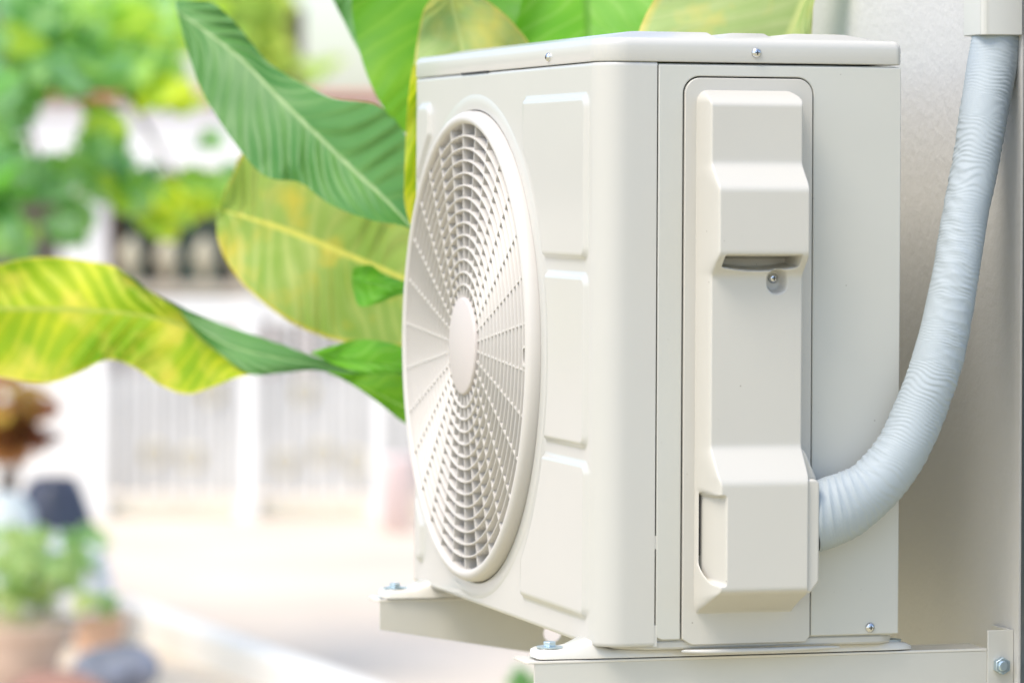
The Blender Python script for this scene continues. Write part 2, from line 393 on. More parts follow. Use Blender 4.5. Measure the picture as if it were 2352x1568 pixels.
# base pan and feet
bpn = MB().prism([(.018, .02), (.05, .0035), (D-.016, .0035), (D-.003, .012), (D-.003, W-.01), (.018, W-.01)], 2, -.0035, .0048)
bpn.out('base_pan', M_paint, ac, bevel=.002)
bp2 = MB().prism([(.0805, .004), (.1025, -.0062), (.165, -.0062), (.19, -.0035), (.235, .003), (.1, .006)], 2, -.0075, -.0036)
bp2.out('base_lip', M_paint, ac, bevel=.0015)
ATOP = -.0125
def foot(y0, y1):
    f = empty('foot_rail', (0, 0, 0)); f.parent = ac
    zb_ = ATOP+.0012; m_ = MB(); ym = (y0+y1)/2
    # cross sections along x: (x, half width, height)
    secs = [(-.0475, .012, .0032), (-.0460, .0165, .0072), (-.042, .0185, .0088), (-.022, .019, .0090), (-.014, .020, .0104), (.002, .021, .0178), (.012, .021, .0120), (.02, .022, .0090),
            (.05, .022, .0080), (.24, .022, .0080), (.285, .022, .0080), (D+.006, .0215, .0078), (D+.016, .019, .0062), (D+.0215, .0165, .004), (D+.0225, .014, .001)]
    V_ = []; k_ = 11
    for x, hw, hh in secs:
        for j in range(k_):
            t = math.pi*j/(k_-1); cc, ss = math.cos(t), math.sin(t)
            px = -hw*np.sign(cc)*abs(cc)**.35; pz = hh*abs(ss)**.35 if ss > 1e-6 else 0
            V_.append((x, ym+px, zb_+pz))
    F_ = grid_faces(len(secs), k_).tolist(); m_.add(V_, F_)
    m_.f.append(tuple(range(k_))); m_.f.append(tuple(range((len(secs)-1)*k_, len(secs)*k_))[::-1])
    m_.out('rail', M_foot, f, angle=60)
    bx = -.0335
    for X in (bx, D+.004):
        bo = empty('foot_bolt', (X, ym-.004, zb_+(.0090 if X < 0 else .0068))); bo.parent = f
        MB().lathe([(.004, .0), (.0118, .0), (.0118, .0012), (.004, .0012)], (0, 0, 0), 2, n=32).out('washer', M_zinc, bo, angle=40)
        if X < 0:
            MB().prism([(.0062*math.cos(math.pi/3*k+.2), .0062*math.sin(math.pi/3*k+.2)) for k in range(6)], 2, .0013, .0056).out('bolt_head', M_zinc, bo, bevel=.0005)
            MB().tube([(0, 0, -.006), (0, 0, -.036)], .0031, n=14).out('bolt_shank', M_zinc, bo, angle=40)
            MB().prism([(.0052*math.cos(math.pi/3*k), .0052*math.sin(math.pi/3*k)) for k in range(6)], 2, -.0185, -.0140).out('nut', M_zinc, bo)
    return f
foot(.018, .058); foot(.567, .607)

# valve cover
vc = empty('valve_cover', (0, 0, 0)); vc.parent = ac
pl = rrect(.0806, .0006, .2030, .5114, (.0, .0, .0145, .0145), n=10, which=(0, 0, 1, 1))
pl = [(.0905, .0006), (.1985, .0006), (.2030, .0055)]+pl[2:]
pl = pl[:-1]+[pl[-1], (.0806, .0062), (.0870, .0020)]
MB().prism(pl, 1, -.0016, .0052).out('cover_plate', M_plastic, vc, bevel=.0007)
h1, h2, h3 = .030, .050, .054
xs = np.concatenate([np.arange(176, 224)*.0005, np.arange(112, 174)*.001, np.arange(348, 385)*.0005])
zz = np.arange(.0265, .5050, .0009)
X, Zc = np.meshgrid(xs, zz, indexing='ij')
zk = [0, .0300, .0513, .1490, .1800, .4130, .4340, .6]
hk = [0, .0000, h3, h3+.0, h1, h2, h1, h1]
hf = np.interp(Zc, [0, .0300, .0515, .1500, .1795, .3325, .3345, .3525, .4125, .4335, .6], [0, 0, h3, h3, h1, h1, h1, h2, h2, h1-.001, h1-.001])
for _ in range(3):                                             # soften creases along z
    k_ = np.ones(5)/5; hf = np.stack([np.convolve(np.pad(r, 2, mode='edge'), k_, 'valid') for r in hf])
# undercut pocket below the hood
inx = sstep((X-.1035)/.0016)*sstep((.1765-X)/.0016)
arch = .3400+.0035*((X-.14)/.036)**2
pk = sstep((.3515-Zc)/.0010)*sstep((Zc-(arch-.001))/.0016)
hf = hf*(1-inx*pk)+.007*inx*pk
inl = inx*sstep((arch-Zc)/.001)*(Zc < .345)*(Zc > .30); 
# recess for the fixing screw
rcl = loc(1784, 645, 1, -.030); cxs, cz0, cz1 = rcl.x, rcl.z-.0022, rcl.z+.0022
dq = np.hypot(X-cxs, Zc-np.clip(Zc, cz0, cz1))
hf = hf-.013*sstep((.0086-dq)/.0012)
left, right = .0913, .1880
# right base edge a little wider at the two fat sections
drl = (X-left)*9.0; drr = (right-X)*9.0
topz = .5010
rc = .012
dcorner = -rr_sdf(X, Zc, left, -.2, right, topz, rc)
wall_ = np.maximum(np.minimum(dcorner, np.minimum(X-left, right-X)), -.004)*11.0
wall_top = np.minimum(wall_, (topz-Zc)*4.2)
def smin(a, b, k): 
    h_ = np.clip(.5+.5*(b-a)/k, 0, 1); return b*(1-h_)+a*h_-k*h_*(1-h_)
hh_ = smin(hf+.0008, wall_top, np.interp(hf, [.031, .045, .051, .054], [.034, .018, .018, .030]))
hh_ = np.maximum(hh_, -.006)
# louvred knock-out in the left flank
tq = np.clip(hh_/.046, 0, 1); zlo = .0800-.021*tq; zhi = .1455-.008*tq; zr = (Zc > zlo) & (Zc < zhi)
ramp = (X-.0957)/.0066*.046
kn = np.where(X < .0945, np.minimum(hh_, .009), np.where(X < .0957, -.004, np.minimum(hh_, ramp)))
tz = np.clip(np.minimum((Zc-zlo)/.0016, (zhi-Zc)/.0016), 0, 1)
tri = np.clip(np.minimum((Zc-(.0800))/np.maximum(.017*(1.08-(X-.0957)/.0105), 1e-4), 1.0), 0, 1)
hh_ = np.where(zr & (X < .1040), hh_*(1-tz)+kn*tz, hh_)
for _ in range(2):
    q = hh_.copy(); q[1:-1] = .25*hh_[:-2]+.5*hh_[1:-1]+.25*hh_[2:]; hh_ = q
    q = hh_.copy(); q[:, 1:-1] = .25*hh_[:, :-2]+.5*hh_[:, 1:-1]+.25*hh_[:, 2:]; hh_ = q
Vc = np.stack([X, -hh_, Zc], -1).reshape(-1, 3)
obj('cover_shell', Vc, grid_faces(len(xs), len(zz)), M_plastic, vc)
cxr = loc(1883, 1200, 1, -.051).x
MB().prism([(.172, .1495), (.172, .1790), (.1850, .1775), (.1880, .1735), (cxr+.0055, .1495)], 1, -.030, -.0017).out('collar_shoulder', M_plastic, vc, bevel=.0022, seg=3)
flg = [(.172, .1500), (.1805, .1515), (cxr-.004, .1520), (cxr-.0005, .1490), (cxr, .1475), (cxr, .0610), (cxr-.001, .0590), (cxr-.008, .0500), (.172, .0500)]
MB().prism(flg, 1, -.051, -.0017).out('pipe_collar', M_plastic, vc, bevel=.0022, seg=3)
MB().prism([(.0945, .0815), (.0957, .0815), (.0957, .1440), (.0945, .1440)], 1, -.0022, -.0050).out('slot_gap_shade', M_gap_shade, vc, smooth=False)  # dark bar painting the shade inside the knock-out slit
a = loc(1777, 639, 1, -.020); screw('cover_screw', vc, (a.x, -.0185, a.z), 'y', r=.0048)

# ================================================================= BRACKETS
def bracket(y, label, hole=None, full=True):
    br = empty('wall_bracket', tuple(L2W(0, 0, 0)), TH, label=label, cat='bracket', group='wall brackets under the air conditioner')
    x0, x1 = -.052, WX-.0265; fo_ = .0025 if hole else .0075
    t = .0025
    zl, sl2 = ATOP-.031, .170
    bot = lambda x: zl-.170*(x-x0)
    outer = [(x0, ATOP-.0026), (x0, bot(x0)), (x1, bot(x1)), (x1, ATOP-.0026)]
    m_ = MB()
    if hole:
        hx, hz, hr = hole
        # plate with a real round hole: a square field round the hole, butted by plain plates left and right
        N = 48; hv = [(hx+hr*math.cos(2*math.pi*k/N), hz+hr*math.sin(2*math.pi*k/N)) for k in range(N)]
        xa, xb = hx-.02, hx+.02; zt_ = ATOP-.0026; ov = []
        for k in range(N):
            a = 2*math.pi*k/N; dx, dz = math.cos(a), math.sin(a); m2 = max(abs(dx), abs(dz)); px, pz = dx/m2, dz/m2
            X_ = hx+.02*px; ov.append((X_, zt_+(bot(X_)-zt_)*(.5-.5*pz)))
        V_ = [(a_[0], yy, a_[1]) for yy in (y, y+t) for a_ in hv]+[(a_[0], yy, a_[1]) for yy in (y, y+t) for a_ in ov]
        F_ = []
        for k in range(N):
            k1 = (k+1) % N
            F_ += [(k, k1, 2*N+k1, 2*N+k), (N+k, 3*N+k, 3*N+k1, N+k1), (k, N+k, N+k1, k1)]
        m_.add(V_, F_)
        m_.prism([(x0, zt_), (x0, bot(x0)), (xa, bot(xa)), (xa, zt_)], 1, y, y+t)
        m_.prism([(xb, zt_), (xb, bot(xb)), (x1, bot(x1)), (x1, zt_)], 1, y, y+t)
    else:
        m_.prism(outer, 1, y, y+t)
    m_.out('arm_web', M_arm, br, smooth=False)
    MB().prism([(x0-fo_, y+.004), (x0-fo_+.0015, y-.0006), (x1, y-.0006), (x1, y+.042), (x0-fo_, y+.042)], 2, ATOP-.0025, ATOP).out('arm_flange', M_foot, br, bevel=.0006)  # whiter enamel than the web puts the light on the flange top into colour
    wp = MB().box((WX-.0262, y-.0014, -.34), (WX-.0003, y+.0015, ATOP+.0165)); wp.box((WX-.0030, y+.0016, -.34), (WX-.0003, y+.045, ATOP+.0165))
    wpo = wp.out('wall_plate', M_arm, br, bevel=.0006)
    bx, bz = WX-.0135, -.0285
    bo = MB().prism([(bx+.0082*math.cos(math.pi/3*k+.5), bz+.0082*math.sin(math.pi/3*k+.5)) for k in range(6)], 1, y-.0085, y-.0016)
    bo.lathe([(.0001, y-.0100), (.0045, y-.0100), (.0052, y-.0092), (.0052, y-.008)], (bx, 0, bz), 1, n=24)
    bo.out('bolt', M_zinc, br, bevel=.0008)
    return br
bracket(.0185, 'near cream steel bracket with hex bolt, cut off by the bottom of the photo')
bracket(.572, 'far cream steel bracket with a round hole, under the grille end of the unit', hole=(.1335, -.0515, .0098))

# ================================================================= DUCT AND PIPE
a = loc(2257, 80, 1, .004); zdu = a.z; xf = a.x
du = MB().prism([(WX-.0003, .004), (WX-.0003, .0535), (xf+.006, .0535), (xf, .049), (xf-.0006, .026), (xf, .009), (xf+.004, .0048), (xf+.008, .004)][::-1], 2, zdu, zdu+1.2)
o = du.out('duct_cover', M_duct, smooth=True, bevel=.0008); o.matrix_world = UM
tag(o, 'white plastic duct cover running up the wall over the pipe', 'duct cover')
cen = [(2290, 30, 57, .0290), (2288, 90, 57, .0285), (2272, 190, 57, .022), (2256, 281, 55.5, .014), (2240, 380, 54, .006), (2222, 469, 53, -.002), (2206, 560, 53, -.010), (2190, 657, 54, -.018), (2161, 800, 58, -.024),
       (2124, 913, 60, -.026), (2070, 1035, 62, -.0275), (2006, 1115, 66, -.0275), (1945, 1157, 76, -.0270), (1885, 1182, 80, -.0265), (1855, 1192, 80, -.026)]
cp = catmull(cen, 520)
pp = []; rr_ = []
for (u, v, r, y) in cp:
    q = loc(u, v, 1, y); pp.append(np.array(q)); dist = (UM @ q).y; rr_.append(r*dist/FPX)
pp = np.array(pp); rr_ = np.array(rr_)
s_ = np.concatenate([[0], np.cumsum(np.linalg.norm(np.diff(pp, axis=0), axis=1))])
ph = s_/.0034+3.0*np.sin(s_*21)+1.6*np.sin(s_*57+1)+.7*np.sin(s_*131)
na = 72; ang = np.linspace(0, 2*np.pi, na, endpoint=False); V_ = []
T = np.gradient(pp, axis=0); T /= np.linalg.norm(T, axis=1)[:, None]
for i in range(len(pp)):
    t = T[i]; n_ = np.array([0, 1., 0]); n_ -= t*n_.dot(t); n_ /= np.linalg.norm(n_); b_ = np.cross(t, n_)
    w = ph[i]+.35*np.sin(ang*1+s_[i]*30)+.55*np.sin(2*ang+s_[i]*47)+.25*np.sin(5*ang-s_[i]*90)+ang/(2*np.pi)
    saw = (w % 1.0); saw = np.where(saw < .82, saw/.82, (1-saw)/.18)
    loose = .55+.45*np.sin(3*ang+s_[i]*35)*np.sin(s_[i]*63+2*ang)
    lowf = np.clip((s_[i]-.40)/.12, 0, 1)
    r = rr_[i]*(1+.006*np.sin(s_[i]*48+ang)+.006*np.sin(s_[i]*110-2*ang))+(.25+.75*lowf)*.0012*(1-2*np.abs(np.sin(s_[i]*330+1.1*np.sin(2*ang+s_[i]*33)+1.6*ang))**.6)*np.clip(.35+np.sin(2*ang+s_[i]*23+1), 0, 1)+.00068*(saw-.5)*np.clip(loose+.32, .10, 1.4)+.00032*np.sin(s_[i]*260+2.5*np.sin(ang+s_[i]*9)+3*ang)*np.clip(np.sin(ang*1.0+s_[i]*17), 0, 1)
    V_.append(pp[i][None]+np.outer(np.cos(ang)*r*min(1, (.0215 if s_[i] < .03 else .0215+.003*min(1, (s_[i]-.03)/.1))/rr_[i]), n_)+np.outer(np.sin(ang)*r, b_))
V_ = np.array(V_).reshape(-1, 3); F_ = [(i*na+k, i*na+(k+1) % na, (i+1)*na+(k+1) % na, (i+1)*na+k) for i in range(len(pp)-1) for k in range(na)]
o = obj('insulated_pipe', V_, F_, M_pipe, angle=80); o.matrix_world = UM
tag(o, 'pale blue tape wrapped pipe curving from the duct cover into the unit', 'pipe')

# ================================================================= BROADLEAF PLANT
def leaf_mat(name, lo, hi, vein, rib, trans=.45, nv=22, spots=None, rough=.45, skew=1.6):
    m = bpy.data.materials.new(name); m.use_nodes = True; nt = m.node_tree; b = nt.nodes['Principled BSDF']; out = nt.nodes['Material Output']
    uv = nt.nodes.new('ShaderNodeUVMap'); uv.uv_map = 'UVMap'; uv2 = nt.nodes.new('ShaderNodeUVMap'); uv2.uv_map = 'vein'; sp2 = nt.nodes.new('ShaderNodeSeparateXYZ'); nt.links.new(uv2.outputs[0], sp2.inputs[0]); sp = nt.nodes.new('ShaderNodeSeparateXYZ'); nt.links.new(uv.outputs[0], sp.inputs[0])
    def M2(op, a, b_=None):
        n = nt.nodes.new('ShaderNodeMath'); n.operation = op
        for i, q in enumerate((a, b_)):
            if q is None: continue
            if isinstance(q, (int, float)): n.inputs[i].default_value = q
            else: nt.links.new(q, n.inputs[i])
        return n.outputs[0]
    s = M2('ABSOLUTE', sp.outputs[1]); no = nt.nodes.new('ShaderNodeTexNoise'); no.inputs['Scale'].default_value = 5; no.inputs['Detail'].default_value = 4
    tco = nt.nodes.new('ShaderNodeTexCoord'); no.inputs['Scale'].default_value = 9; nt.links.new(tco.outputs['Object'], no.inputs['Vector'])
    ph = M2('ADD', sp2.outputs[0], M2('MULTIPLY', no.outputs[0], .5))
    w = M2('ABSOLUTE', M2('SUBTRACT', M2('FRACT', ph), .5))      # 0 at a vein
    fine = M2('ABSOLUTE', M2('SUBTRACT', M2('FRACT', M2('MULTIPLY', ph, 5.0)), .5))
    vf = maprange(nt, w, 0, .14, .38, 0)
    c = rgbmix(nt, lo, hi, maprange(nt, no.outputs[0], .35, .65, 0, 1))
    c = rgbmix(nt, c, lo, maprange(nt, w, .1, .5, 0, .5))
    c = rgbmix(nt, c, hi, maprange(nt, fine, 0, .5, .12, 0))
    c = rgbmix(nt, c, vein, vf)
    if spots:
        n3 = nt.nodes.new('ShaderNodeTexNoise'); n3.inputs['Scale'].default_value = 9; n3.inputs['Detail'].default_value = 3; n3.inputs['Scale'].default_value = 16; nt.links.new(tco.outputs['Object'], n3.inputs['Vector'])
        c = rgbmix(nt, c, spots, maprange(nt, n3.outputs[0], .52, .72, 0, .75))
        c = rgbmix(nt, c, spots, maprange(nt, s, .93, 1.0, 0, .9))
    c = rgbmix(nt, c, rib, maprange(nt, s, .02, .055, 1, 0))
    nt.links.new(c, b.inputs['Base Color']); b.inputs['Roughness'].default_value = rough; b.inputs['Specular IOR Level'].default_value = .45
    tr = nt.nodes.new('ShaderNodeBsdfTranslucent'); nt.links.new(c, tr.inputs[0])
    mx = nt.nodes.new('ShaderNodeMixShader'); mx.inputs[0].default_value = trans
    nt.links.new(b.outputs[0], mx.inputs[1]); nt.links.new(tr.outputs[0], mx.inputs[2]); nt.links.new(mx.outputs[0], out.inputs[0])
    return m
G = leaf_mat('leaf_cool', (.06, .20, .035), (.12, .29, .07), (.19, .37, .11), (.27, .41, .16), trans=.35, nv=20)
Yl = leaf_mat('leaf_yellowing', (.26, .42, .05), (.44, .54, .13), (.60, .64, .16), (.74, .70, .12), trans=.55, nv=16, spots=(.72, .56, .06))
Lm = leaf_mat('leaf_lime', (.20, .42, .01), (.66, .72, .02), (.84, .82, .06), (.50, .58, .08), trans=.6, nv=17, spots=(.86, .74, .10))  # yellow raised to stand in for light shining through the leaf
Dk = leaf_mat('leaf_backlit_tone', (.09, .33, .01), (.20, .46, .02), (.26, .52, .05), (.34, .55, .10), trans=.6, nv=9)  # saturated green carries the backlit look in its colour
Br = leaf_mat('leaf_bright', (.12, .42, .02), (.22, .55, .04), (.34, .62, .14), (.12, .36, .02), trans=.6, nv=12)
Pl_ = leaf_mat('leaf_pale', (.30, .44, .12), (.46, .56, .22), (.52, .60, .26), (.55, .62, .22), trans=.45, nv=7, spots=(.70, .58, .12))
base = L2W(.335, .78, -UO.z)
plant = empty('broadleaf_plant', (base.x, base.y, 0), label='broadleaf plant with huge green and yellow leaves behind the air conditioner', cat='plant')
def leaf(name, A, R, B, m, nv=20, amp=.004, skew=1.6, n=150, ns=20, sag=0.0, parent=plant, label=None, flip=1):
    a, r, b_ = (catmull(x, n) for x in (A, R, B))
    sv = np.concatenate([np.linspace(-1, 0, ns+1), np.linspace(0, 1, ns+1)[1:]])
    V_ = []; UV = []; UV2 = []
    for i in range(n):
        t = i/(n-1)
        for s in sv:
            e_ = a[i] if s < 0 else b_[i]; q = r[i]*(1-abs(s))+e_*abs(s)
            ph_ = t*nv-abs(s)*skew+.9*math.sin(7*t)/(2*math.pi)+.22*math.sin(23*t+(2 if s < 0 else 0))
            am = amp*(.45+.35*math.sin(11*t+(1.7 if s > 0 else 0)))
            z = q[2]-sag*math.sin(math.pi*abs(s))+am*abs(s)**.5*(1-.35*abs(s))*math.sin(2*math.pi*ph_)*min(1, 6*t+.15)*min(1, 6*(1-t)+.15)
            z += .010*math.sin(9*t+2*s)*abs(s)
            V_.append(P(q[0], q[1], z)); UV.append((t, s)); UV2.append((ph_+.25, s))
    o = obj(name, V_, grid_faces(n, len(sv)), m, parent, uv=UV, world=True, label=label)
    l = o.data.uv_layers.new(name='vein'); vi = np.zeros(len(o.data.loops), int); o.data.loops.foreach_get('vertex_index', vi)
    l.data.foreach_set('uv', np.asarray(UV2, float)[vi].ravel()); return o
# cool green leaf reaching up to the left
leaf('leaf', [(404, 2, 4.75), (432, 2, 4.74), (485, 6, 4.72), (530, 42, 4.70), (575, 95, 4.68), (618, 145, 4.66), (690, 190, 4.62), (765, 226, 4.58), (865, 241, 4.54), (925, 300, 4.50), (955, 370, 4.46), (985, 480, 4.42)],
     [(404, 4, 4.75), (412, 28, 4.72), (480, 78, 4.69), (560, 140, 4.66), (640, 222, 4.62), (720, 300, 4.58), (800, 380, 4.54), (880, 455, 4.50), (950, 530, 4.45), (1000, 590, 4.42)],
     [(404, 6, 4.75), (415, 60, 4.70), (438, 140, 4.67), (470, 222, 4.64), (540, 330, 4.60), (592, 392, 4.57), (632, 412, 4.55), (690, 420, 4.54), (760, 470, 4.50), (850, 505, 4.46), (945, 528, 4.43), (1010, 610, 4.40)],
     G, nv=15, amp=.0085, skew=2.2, label='long cool green leaf reaching up to the left')
# yellowing leaf behind it
leaf('leaf', [(500, 500, 4.90), (510, 455, 4.90), (535, 400, 4.89), (560, 350, 4.88), (640, 330, 4.86), (760, 400, 4.82), (880, 480, 4.78), (1000, 560, 4.74)],
     [(497, 478, 4.90), (560, 497, 4.88), (640, 522, 4.86), (720, 552, 4.83), (800, 585, 4.80), (880, 618, 4.77), (1000, 670, 4.72)],
     [(498, 500, 4.90), (499, 545, 4.88), (520, 600, 4.87), (565, 660, 4.85), (640, 722, 4.82), (720, 765, 4.79), (820, 790, 4.76), (1000, 800, 4.70)],
     Yl, nv=12, amp=.0075, skew=2.0, label='yellowing leaf with a yellow midrib below the cool green one')
# big lime leaf at the left edge: underside glow put into its yellow
leaf('leaf', [(-120, 640, 4.95), (0, 607, 4.93), (60, 593, 4.92), (130, 590, 4.91), (200, 599, 4.90), (265, 612, 4.88), (310, 645, 4.86), (365, 682, 4.84), (410, 712, 4.82), (450, 760, 4.80), (510, 812, 4.78), (572, 857, 4.76)],
     [(-120, 705, 4.95), (0, 708, 4.92), (130, 709, 4.90), (250, 715, 4.87), (340, 725, 4.85), (420, 745, 4.83), (470, 785, 4.80), (520, 820, 4.78), (574, 858, 4.76)],
     [(-120, 850, 4.95), (0, 866, 4.93), (75, 878, 4.91), (130, 876, 4.90), (190, 852, 4.89), (250, 826, 4.87), (310, 845, 4.85), (370, 885, 4.83), (430, 905, 4.81), (490, 888, 4.79), (540, 868, 4.77), (578, 859, 4.76)],
     Lm, nv=15, amp=.0065, skew=-1.8, label='glowing lime yellow leaf at the left edge')
# its twisted upper side running back to the stem
leaf('leaf_twist', [(262, 611, 4.87), (300, 634, 4.855), (345, 668, 4.845), (420, 706, 4.83), (520, 747, 4.80), (650, 792, 4.75), (760, 832, 4.70), (850, 855, 4.66), (925, 858, 4.62), (1010, 862, 4.58)],
     [(263, 613, 4.872), (303, 642, 4.858), (355, 680, 4.842), (430, 735, 4.822), (520, 790, 4.79), (620, 818, 4.75), (740, 840, 4.70), (850, 856, 4.66), (925, 862, 4.62), (1010, 868, 4.58)],
     [(262, 612, 4.874), (305, 645, 4.862), (362, 684, 4.845), (412, 716, 4.825), (455, 770, 4.80), (515, 820, 4.78), (572, 859, 4.755), (650, 856, 4.73), (720, 850, 4.70), (800, 862, 4.66), (925, 868, 4.62), (1010, 874, 4.58)],
     G, nv=12, amp=.004, skew=3, ns=12, label='cool green twisted part of the long left leaf')
leaf('leaf', [(716, 808, 4.62), (760, 795, 4.60), (820, 780, 4.58), (880, 784, 4.56), (930, 798, 4.54), (1010, 830, 4.52)],
     [(715, 810, 4.62), (770, 820, 4.60), (830, 832, 4.58), (890, 840, 4.56), (930, 846, 4.54), (1010, 856, 4.52)],
     [(716, 812, 4.62), (770, 838, 4.60), (830, 856, 4.58), (890, 860, 4.56), (930, 858, 4.54), (1010, 866, 4.52)], Br, nv=7, amp=.003, n=70, ns=10, label='small bright green leaf end beside the grille')
leaf('leaf', [(752, 852, 4.66), (800, 858, 4.64), (870, 858, 4.62), (930, 862, 4.60), (1010, 880, 4.56)],
     [(755, 856, 4.66), (810, 880, 4.64), (870, 905, 4.62), (930, 935, 4.60), (1010, 960, 4.56)],
     [(754, 856, 4.66), (800, 878, 4.64), (850, 910, 4.62), (895, 945, 4.61), (932, 972, 4.60), (1010, 1010, 4.56)], Dk, nv=6, amp=.003, n=70, ns=10, label='olive leaf piece hanging beside the grille rim')
leaf('leaf', [(812, 615, 4.55), (850, 608, 4.54), (880, 628, 4.53), (925, 645, 4.51), (990, 660, 4.48)],
     [(808, 640, 4.55), (840, 648, 4.53), (880, 655, 4.52), (925, 662, 4.50), (990, 668, 4.48)],
     [(810, 662, 4.55), (825, 702, 4.54), (862, 698, 4.53), (925, 676, 4.51), (990, 674, 4.48)], Br, nv=5, amp=.004, n=60, ns=10, label='little curled leaf in front of the yellowing leaf')
# upper leaves behind the lid
leaf('leaf', [(740, -60, 4.75), (765, 0, 4.73), (790, 50, 4.72), (820, 110, 4.70), (860, 180, 4.68), (900, 240, 4.66)],
     [(790, -60, 4.75), (810, 0, 4.73), (830, 60, 4.72), (855, 120, 4.70), (880, 180, 4.68), (905, 240, 4.66)],
     [(850, -60, 4.75), (860, 0, 4.73), (880, 60, 4.72), (890, 120, 4.70), (900, 180, 4.68), (910, 240, 4.66)], G, nv=8, amp=.004, n=70, ns=10, label='dark green leaf edge against the white sky')
leaf('leaf', [(850, -150, 4.64), (815, -60, 4.62), (808, 0, 4.60), (815, 70, 4.58), (835, 150, 4.56), (862, 215, 4.54), (900, 275, 4.52), (940, 312, 4.50), (1000, 345, 4.48)],
     [(1060, -150, 4.66), (1020, -60, 4.64), (1000, 0, 4.62), (985, 70, 4.60), (985, 150, 4.57), (990, 215, 4.55), (1000, 275, 4.53), (1010, 320, 4.50), (1030, 350, 4.48)],
     [(1250, -150, 4.62), (1220, -60, 4.60), (1200, 0, 4.58), (1180, 70, 4.56), (1150, 150, 4.54), (1120, 215, 4.53), (1090, 275, 4.52), (1070, 320, 4.50), (1060, 352, 4.48)], Dk, nv=11, amp=.003, label='broad saturated green leaf behind the far top corner of the unit')
leaf('leaf', [(1010, -30, 4.40), (975, 20, 4.40), (962, 70, 4.40), (952, 140, 4.40), (948, 220, 4.40), (940, 300, 4.40)],
     [(1030, -34, 4.42), (1040, 20, 4.42), (1052, 70, 4.42), (1066, 140, 4.41), (1080, 220, 4.41), (1090, 300, 4.40)],
     [(1060, -30, 4.40), (1130, 10, 4.40), (1185, 60, 4.40), (1225, 120, 4.40), (1240, 220, 4.40), (1240, 300, 4.40)], Pl_, nv=6, amp=.003, skew=2.2, label='pale yellow green rounded leaf tip rising behind the lid')
leaf('leaf', [(1120, -160, 4.64), (1085, -60, 4.62), (1090, 20, 4.60), (1110, 90, 4.58), (1150, 180, 4.54), (1250, 300, 4.50)],
     [(1340, -160, 4.66), (1345, -60, 4.64), (1348, 20, 4.62), (1352, 90, 4.60), (1355, 180, 4.55), (1360, 300, 4.50)],
     [(1600, -160, 4.64), (1590, -60, 4.62), (1570, 20, 4.60), (1540, 90, 4.58), (1500, 180, 4.54), (1440, 300, 4.50)], Br, nv=10, amp=.003, skew=3, label='bright green leaf filling the gap between the two pale leaves')
leaf('leaf', [(1600, -170, 4.16), (1530, -60, 4.16), (1502, 0, 4.16), (1480, 40, 4.16), (1462, 95, 4.16), (1455, 180, 4.15), (1500, 300, 4.15)],
     [(1960, -170, 4.15), (1880, -60, 4.15), (1850, 0, 4.15), (1830, 50, 4.15), (1800, 110, 4.15), (1740, 200, 4.15), (1640, 300, 4.15)],
     [(1985, -170, 4.13), (1905, -60, 4.13), (1872, 0, 4.13), (1866, 50, 4.13), (1862, 110, 4.13), (1850, 200, 4.13), (1700, 300, 4.15)], Pl_, nv=9, amp=.0025, skew=2.5, label='large pale leaf with a yellow edge against the wall')
leaf('leaf', [(948, 150, 4.36), (938, 220, 4.36), (933, 300, 4.36), (929, 400, 4.36), (930, 470, 4.36), (950, 540, 4.36)],
     [(975, 150, 4.37), (970, 220, 4.37), (965, 300, 4.37), (962, 400, 4.37), (965, 470, 4.37), (975, 540, 4.37)],
     [(1010, 150, 4.36), (1010, 220, 4.36), (1010, 300, 4.36), (1010, 400, 4.36), (1010, 470, 4.36), (1010, 540, 4.36)], Lm, nv=6, amp=.002, n=60, ns=8, label='narrow yellow leaf edge showing along the unit side')
stk = MB(); bl = Vector((base.x, base.y, 0))
for (u, v, Z_) in ((1005, 590, 4.42), (1000, 670, 4.72), (1010, 868, 4.58), (1030, 350, 4.48), (1360, 300, 4.50), (1640, 300, 4.15), (1090, 300, 4.40), (1010, 958, 4.56), (990, 668, 4.48), (1010, 860, 4.52), (975, 540, 4.37), (905, 240, 4.66)):
    e_ = P(u, v, Z_); mid = Vector((e_.x*.2+bl.x*.8, e_.y*.2+bl.y*.8, max(1.07, e_.z-.12)))
    pts = catmull([tuple(bl+Vector((random.uniform(-.04, .04), random.uniform(-.04, .04), -.01))), tuple(mid), tuple(e_)], 14)
    stk.tube(pts, list(np.linspace(.012, .004, 14)), n=8)
stk.out('leaf_stalks', mat('stalk_green', (.22, .36, .10), rough=.5), plant, world=True)

# ================================================================= BACKGROUND: gate, house, trees, pots
def pbox(mb, u0, v0, u1, v1, Z, dep, ground=False):
    a = P(u0, v0, Z); b_ = P(u1, v1, Z)
    mb.box((a.x, Z, 0 if ground else min(a.z, b_.z)), (b_.x, Z+dep, max(a.z, b_.z))); return mb
M_white = mat('white_paint', (.80, .79, .76), rough=.5, noise=.06, nscale=3)
M_cream = mat('cream_paint', (.66, .62, .50), rough=.5, noise=.1, nscale=6)
M_wood = mat('brown_wood', (.16, .06, .03), rough=.5, noise=.3, nscale=8)
M_glass = mat('dark_green_glass', (.045, .085, .06), rough=.35, spec=.6)
hs = empty('house', (0, 22, 0), label='white house with a red edged roof and brown framed windows behind the gate', cat='house')
pbox(MB(), -900, 232, 1500, 398, 22, .25).out('upper_wall', mat('house_white', (.88, .87, .83), rough=.6), hs, world=True, smooth=False)
for u0, u1 in ((140, 244), (-900, -300), (940, 1500)): pbox(MB(), u0, 399, u1, 1018, 22.05, .3, True).out('porch_pillar', M_white, hs, world=True, smooth=False)
pbox(MB(), -1000, 205, 1560, 231, 21.9, 2.0).out('roof_edge', mat('red_roof_edge', (.62, .16, .12), rough=.6), hs, world=True, smooth=False)
